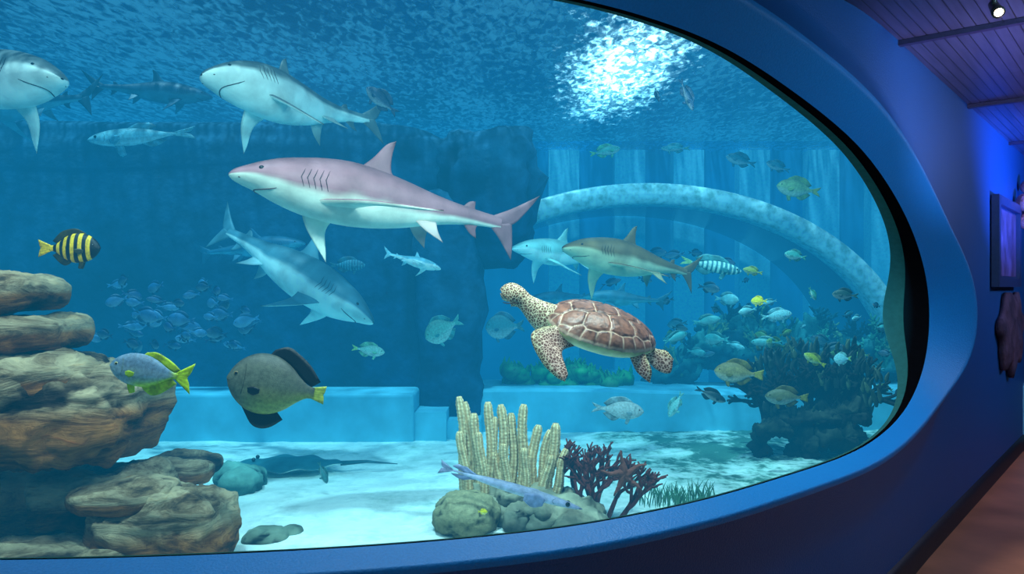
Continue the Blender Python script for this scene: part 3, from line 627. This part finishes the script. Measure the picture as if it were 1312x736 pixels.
mb.obj('reef_base_rock',M_dark_rock)
mb=MB(); random.seed(11)
fing=[(-.335,.98),(-.28,.97),(-.225,.93),(-.16,.95),(-.10,.88),(-.05,.96),(.0,.90),(.06,.93),(.12,.84),(.18,.80),(.24,.82),(-.30,.8),(-.19,.78),(-.03,.76),(.09,.72),(.2,.66),(.28,.7)]
for k,(x,zt) in enumerate(fing):
    y=4.95+(.0 if k<11 else -.12)+random.uniform(-.05,.05); n=60; b=Vector((x*.85,y,.3)); t=Vector((x+random.uniform(-.02,.02),y,zt+random.uniform(-.03,.03)))
    if x>.1: t.x+=.05
    ph=random.random()*6
    pts=[b.lerp(t,i/(n-1))+Vector((.010*math.sin(i*.12+ph),0,0)) for i in range(n)]
    rw=random.uniform(.026,.034)
    rd=[rw*(1-.2*i/n)*math.sqrt(max(.02,1-max(0,(i-(n-6))/6)**2)) for i in range(n)]
    mb.tube(pts,rd,lambda i,j,p:mixc(C(172,120,62),C(255,232,182),.2+.8*(.5+.5*math.cos(j*math.pi/2))*(.5+.5*(i%2))),24,0,lambda i,th:.15*math.cos(th*6)+(.06 if i%2 else -.06)+.14*noise.noise(Vector((i*.3,th,ph))))
mb.obj('pillar_coral',M_coral)
mb=MB(); random.seed(5); mar=C(104,42,34)
def branch(mb,p,d,l,r,depth,col,sp=.6):
    q=p+d*l; mid=p.lerp(q,.5)+Vector((random.uniform(-.1,.1),random.uniform(-.1,.1),random.uniform(-.1,.1)))*l
    mb.tube(cat([p,mid,q],5),[r,r*.95,r*.88,r*.82,r*.75],col,7)
    if depth==0: mb.sphere(q,r*.8,col,0,5); return
    for k in range(random.choice((2,2,3))):
        nd=(d+Vector((random.uniform(-1,1),random.uniform(-1,1),random.uniform(-.5,.7)))*sp).normalized()
        branch(mb,q,nd,l*random.uniform(.65,.9),r*.78,depth-1,col,sp)
for x,y,dx in ((.36,4.95,-.25),(.42,4.95,0),(.5,4.85,.1),(.6,4.9,.4),(.55,5.0,.1),(.45,4.8,.3),(.66,4.85,.7),(.5,4.95,-.1),(.4,4.85,.15),(.6,4.8,1.2)):
    branch(mb,Vector((x,y,.24)),Vector((dx,0,1)).normalized(),.145,.017,4,mar,.75)
mb.obj('red_branching_coral',M_coral)
mb=MB()
for k in range(5):
    a=math.radians(100+72*k); mb.tube([Vector((.66,4.58,.60))+Vector((math.cos(a),-.1,math.sin(a)))*(.145*i/8)+Vector((0,0,.008*math.sin(i*.8+k))) for i in range(9)],[.026*(1-i/9.5) for i in range(9)],C(128,70,58),8,0,lambda i,th:.12*math.sin(i*3))
mb.sphere((.66,4.575,.60),(.03,.02,.03),C(128,70,58),0,8)
mb.obj('sea_star',M_coral)
def tuft(mb,c,n,h,w,col,sp):
    for k in range(n):
        b=Vector((c[0]+random.uniform(-sp,sp),c[1]+random.uniform(-sp*.6,sp*.6),c[2])); hh=h*random.uniform(.5,1); l=Vector((random.uniform(-.4,.4),random.uniform(-.3,.3),1))
        A=[];B=[]
        for i in range(4):
            t=i/3; q=b+Vector((l.x*t*t*hh,l.y*t*t*hh,t*hh)); ww=w*(math.sin(math.pi*(.15+.8*t))); A.append(q-Vector((ww,0,0)));B.append(q+Vector((ww,ww*.3,0)))
        mb.sheet(A,B,.002,col,6,2)
mb=MB()
for x,y in ((.95,5.2),(1.05,5.3),(1.2,5.25),(1.3,5.35),(1.12,5.15)): tuft(mb,(x,y,.24),22,.15,.004,C(64,110,76),.1)
mb.obj('sea_grass',M_plant)
mb=MB()
for k in range(36):
    x=random.uniform(-.05,1.2); h=.3 if x<.85 else .2
    c=Vector((x,8.1+.25*random.random(),.64+random.random()*h*.6)); g=C(random.randint(30,60),random.randint(130,160),70)
    lump(mb,c,(.1,.09,.08),k,.95,.08,0,(g,tuple(v*.5 for v in g),tuple(v*.2 for v in g)),24,14,14); tuft(mb,(c.x,c.y,c.z),8,.16,.018,g,.1)
mb.obj('green_sea_plants',M_plant)
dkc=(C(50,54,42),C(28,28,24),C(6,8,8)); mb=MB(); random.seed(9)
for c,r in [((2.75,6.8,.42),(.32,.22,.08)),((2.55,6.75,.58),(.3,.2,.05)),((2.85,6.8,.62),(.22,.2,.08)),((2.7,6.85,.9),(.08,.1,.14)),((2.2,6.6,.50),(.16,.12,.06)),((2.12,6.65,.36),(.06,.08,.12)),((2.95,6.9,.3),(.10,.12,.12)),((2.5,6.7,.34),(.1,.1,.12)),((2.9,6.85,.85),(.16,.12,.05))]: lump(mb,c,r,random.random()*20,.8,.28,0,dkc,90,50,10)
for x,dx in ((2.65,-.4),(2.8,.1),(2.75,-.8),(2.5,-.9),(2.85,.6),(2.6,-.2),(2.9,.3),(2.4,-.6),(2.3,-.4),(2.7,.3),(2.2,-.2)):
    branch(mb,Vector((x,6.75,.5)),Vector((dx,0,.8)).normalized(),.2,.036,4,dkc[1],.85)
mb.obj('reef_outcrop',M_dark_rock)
mb=MB()
for k in range(110): tuft(mb,(random.uniform(2.15,3.15),6.6+random.random()*.35,random.uniform(.5,1.15)),3,.16,.022,random.choice([C(44,56,34),C(34,44,34),C(62,76,40)]),.05)
mb.obj('reef_algae',M_plant)
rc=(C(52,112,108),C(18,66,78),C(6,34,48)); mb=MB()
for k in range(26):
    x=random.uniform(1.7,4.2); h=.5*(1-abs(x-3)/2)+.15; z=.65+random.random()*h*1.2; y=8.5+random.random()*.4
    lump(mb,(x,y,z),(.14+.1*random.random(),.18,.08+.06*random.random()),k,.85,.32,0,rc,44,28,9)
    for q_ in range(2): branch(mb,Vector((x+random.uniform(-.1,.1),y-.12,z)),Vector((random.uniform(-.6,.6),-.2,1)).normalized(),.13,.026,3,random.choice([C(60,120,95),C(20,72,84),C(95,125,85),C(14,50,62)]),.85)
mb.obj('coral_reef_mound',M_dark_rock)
mb=MB(); rows=[]
for i in range(41):
    u=i/40; x=-.42+.84*u; w=.30*math.sin(math.pi*min(1,u*.98+.01))**.8*(1.1-.3*u); row=[]
    for j in range(24):
        a=2*math.pi*j/24; row.append((x,w*math.cos(a),(.045*math.sin(math.pi*u)+.004)*math.sin(a)*(1-.6*abs(math.cos(a)))+.012*math.sin(u*22)*abs(math.cos(a))))
    rows.append(row)
mb.grid(rows,lambda i,j,p:C(42,98,105) if math.sin(2*math.pi*j/24)>-.1 else C(200,220,215),True,0,True)
mb.tube([(.4,0,0),(.6,.02,.01),(.85,-.02,.0)],[.02,.012,.003],C(40,90,98),8)
for sd in (1,-1): mb.sphere((-.27,sd*.05,.04),.016,(.02,.02,.02),1,8)
mb.obj('stingray',[M_skin,M_eye],Matrix.Translation((-1.75,6.15,.31)))

# ------------------------------------------------------------------ lights
def light(kind,name,loc,target,energy,col,size=1,size_y=None,**k):
    l=bpy.data.lights.new(name,kind); l.energy=energy; l.color=col
    if kind=='AREA':
        l.size=size
        if size_y: l.shape='RECTANGLE'; l.size_y=size_y
    for a,b in k.items(): setattr(l,a,b)
    o=bpy.data.objects.new(name,l); scn.collection.objects.link(o); o.location=loc
    o.rotation_euler=(Vector(target)-Vector(loc)).to_track_quat('-Z','Y').to_euler(); return o
light('SUN','sun',(0,0,8),(.6,1.6,0),7.5,(1,.98,.92),angle=.06)
light('AREA','tank_fill',(-2.6,2.95,3.3),(-2.4,5.2,1.2),32,(1,.90,.78),1.2,.3)  # unseen fill lights added behind the header to brighten the animals from the front
light('AREA','tank_fill.001',(-.6,3.1,3.3),(-.6,5.4,1.4),80,(1,.88,.78),1.2,.3)
light('AREA','tank_fill.002',(.9,3.9,3.3),(.6,5.2,.6),85,(1,.90,.80),1.0,.3)
light('AREA','tank_fill.003',(2.2,6.0,3.4),(2.4,7.8,1.0),40,(.9,1,1),1.0,.3)
light('AREA','room_lamp',(-.5,.3,3.0),(.8,3.2,1.1),42,(.5,.85,1),1.5,.6)
light('AREA','room_lamp.001',(3.1,2.4,3.0),(3.3,5.6,1.6),52,(.42,.78,1),.6)
light('AREA','room_lamp.002',(6.2,5.6,3.0),(4.8,7.6,1.2),60,(.6,.65,1),.6)
light('SPOT','purple_uplight',(3.1,3.6,1.9),(3.0,4.4,3.1),150,(.72,.6,1),spot_size=1.9,spot_blend=1)
light('SPOT','blue_uplight',(5.4,6.0,1.9),(4.9,6.9,3.1),600,(.05,.2,1),spot_size=2.0,spot_blend=1)
w=bpy.data.worlds.new('World'); scn.world=w; w.use_nodes=True
bg=w.node_tree.nodes['Background']; bg.inputs[0].default_value=(.10,.47,.8,1); bg.inputs[1].default_value=.5
# ------------------------------------------------------------------ camera
cam=bpy.data.cameras.new('camera'); co=bpy.data.objects.new('camera',cam); scn.collection.objects.link(co)
co.location=(0,0,1.7); co.rotation_euler=(math.pi/2,0,0); cam.sensor_width=36; cam.lens=27.44; cam.clip_end=100; cam.clip_start=.05
scn.camera=co
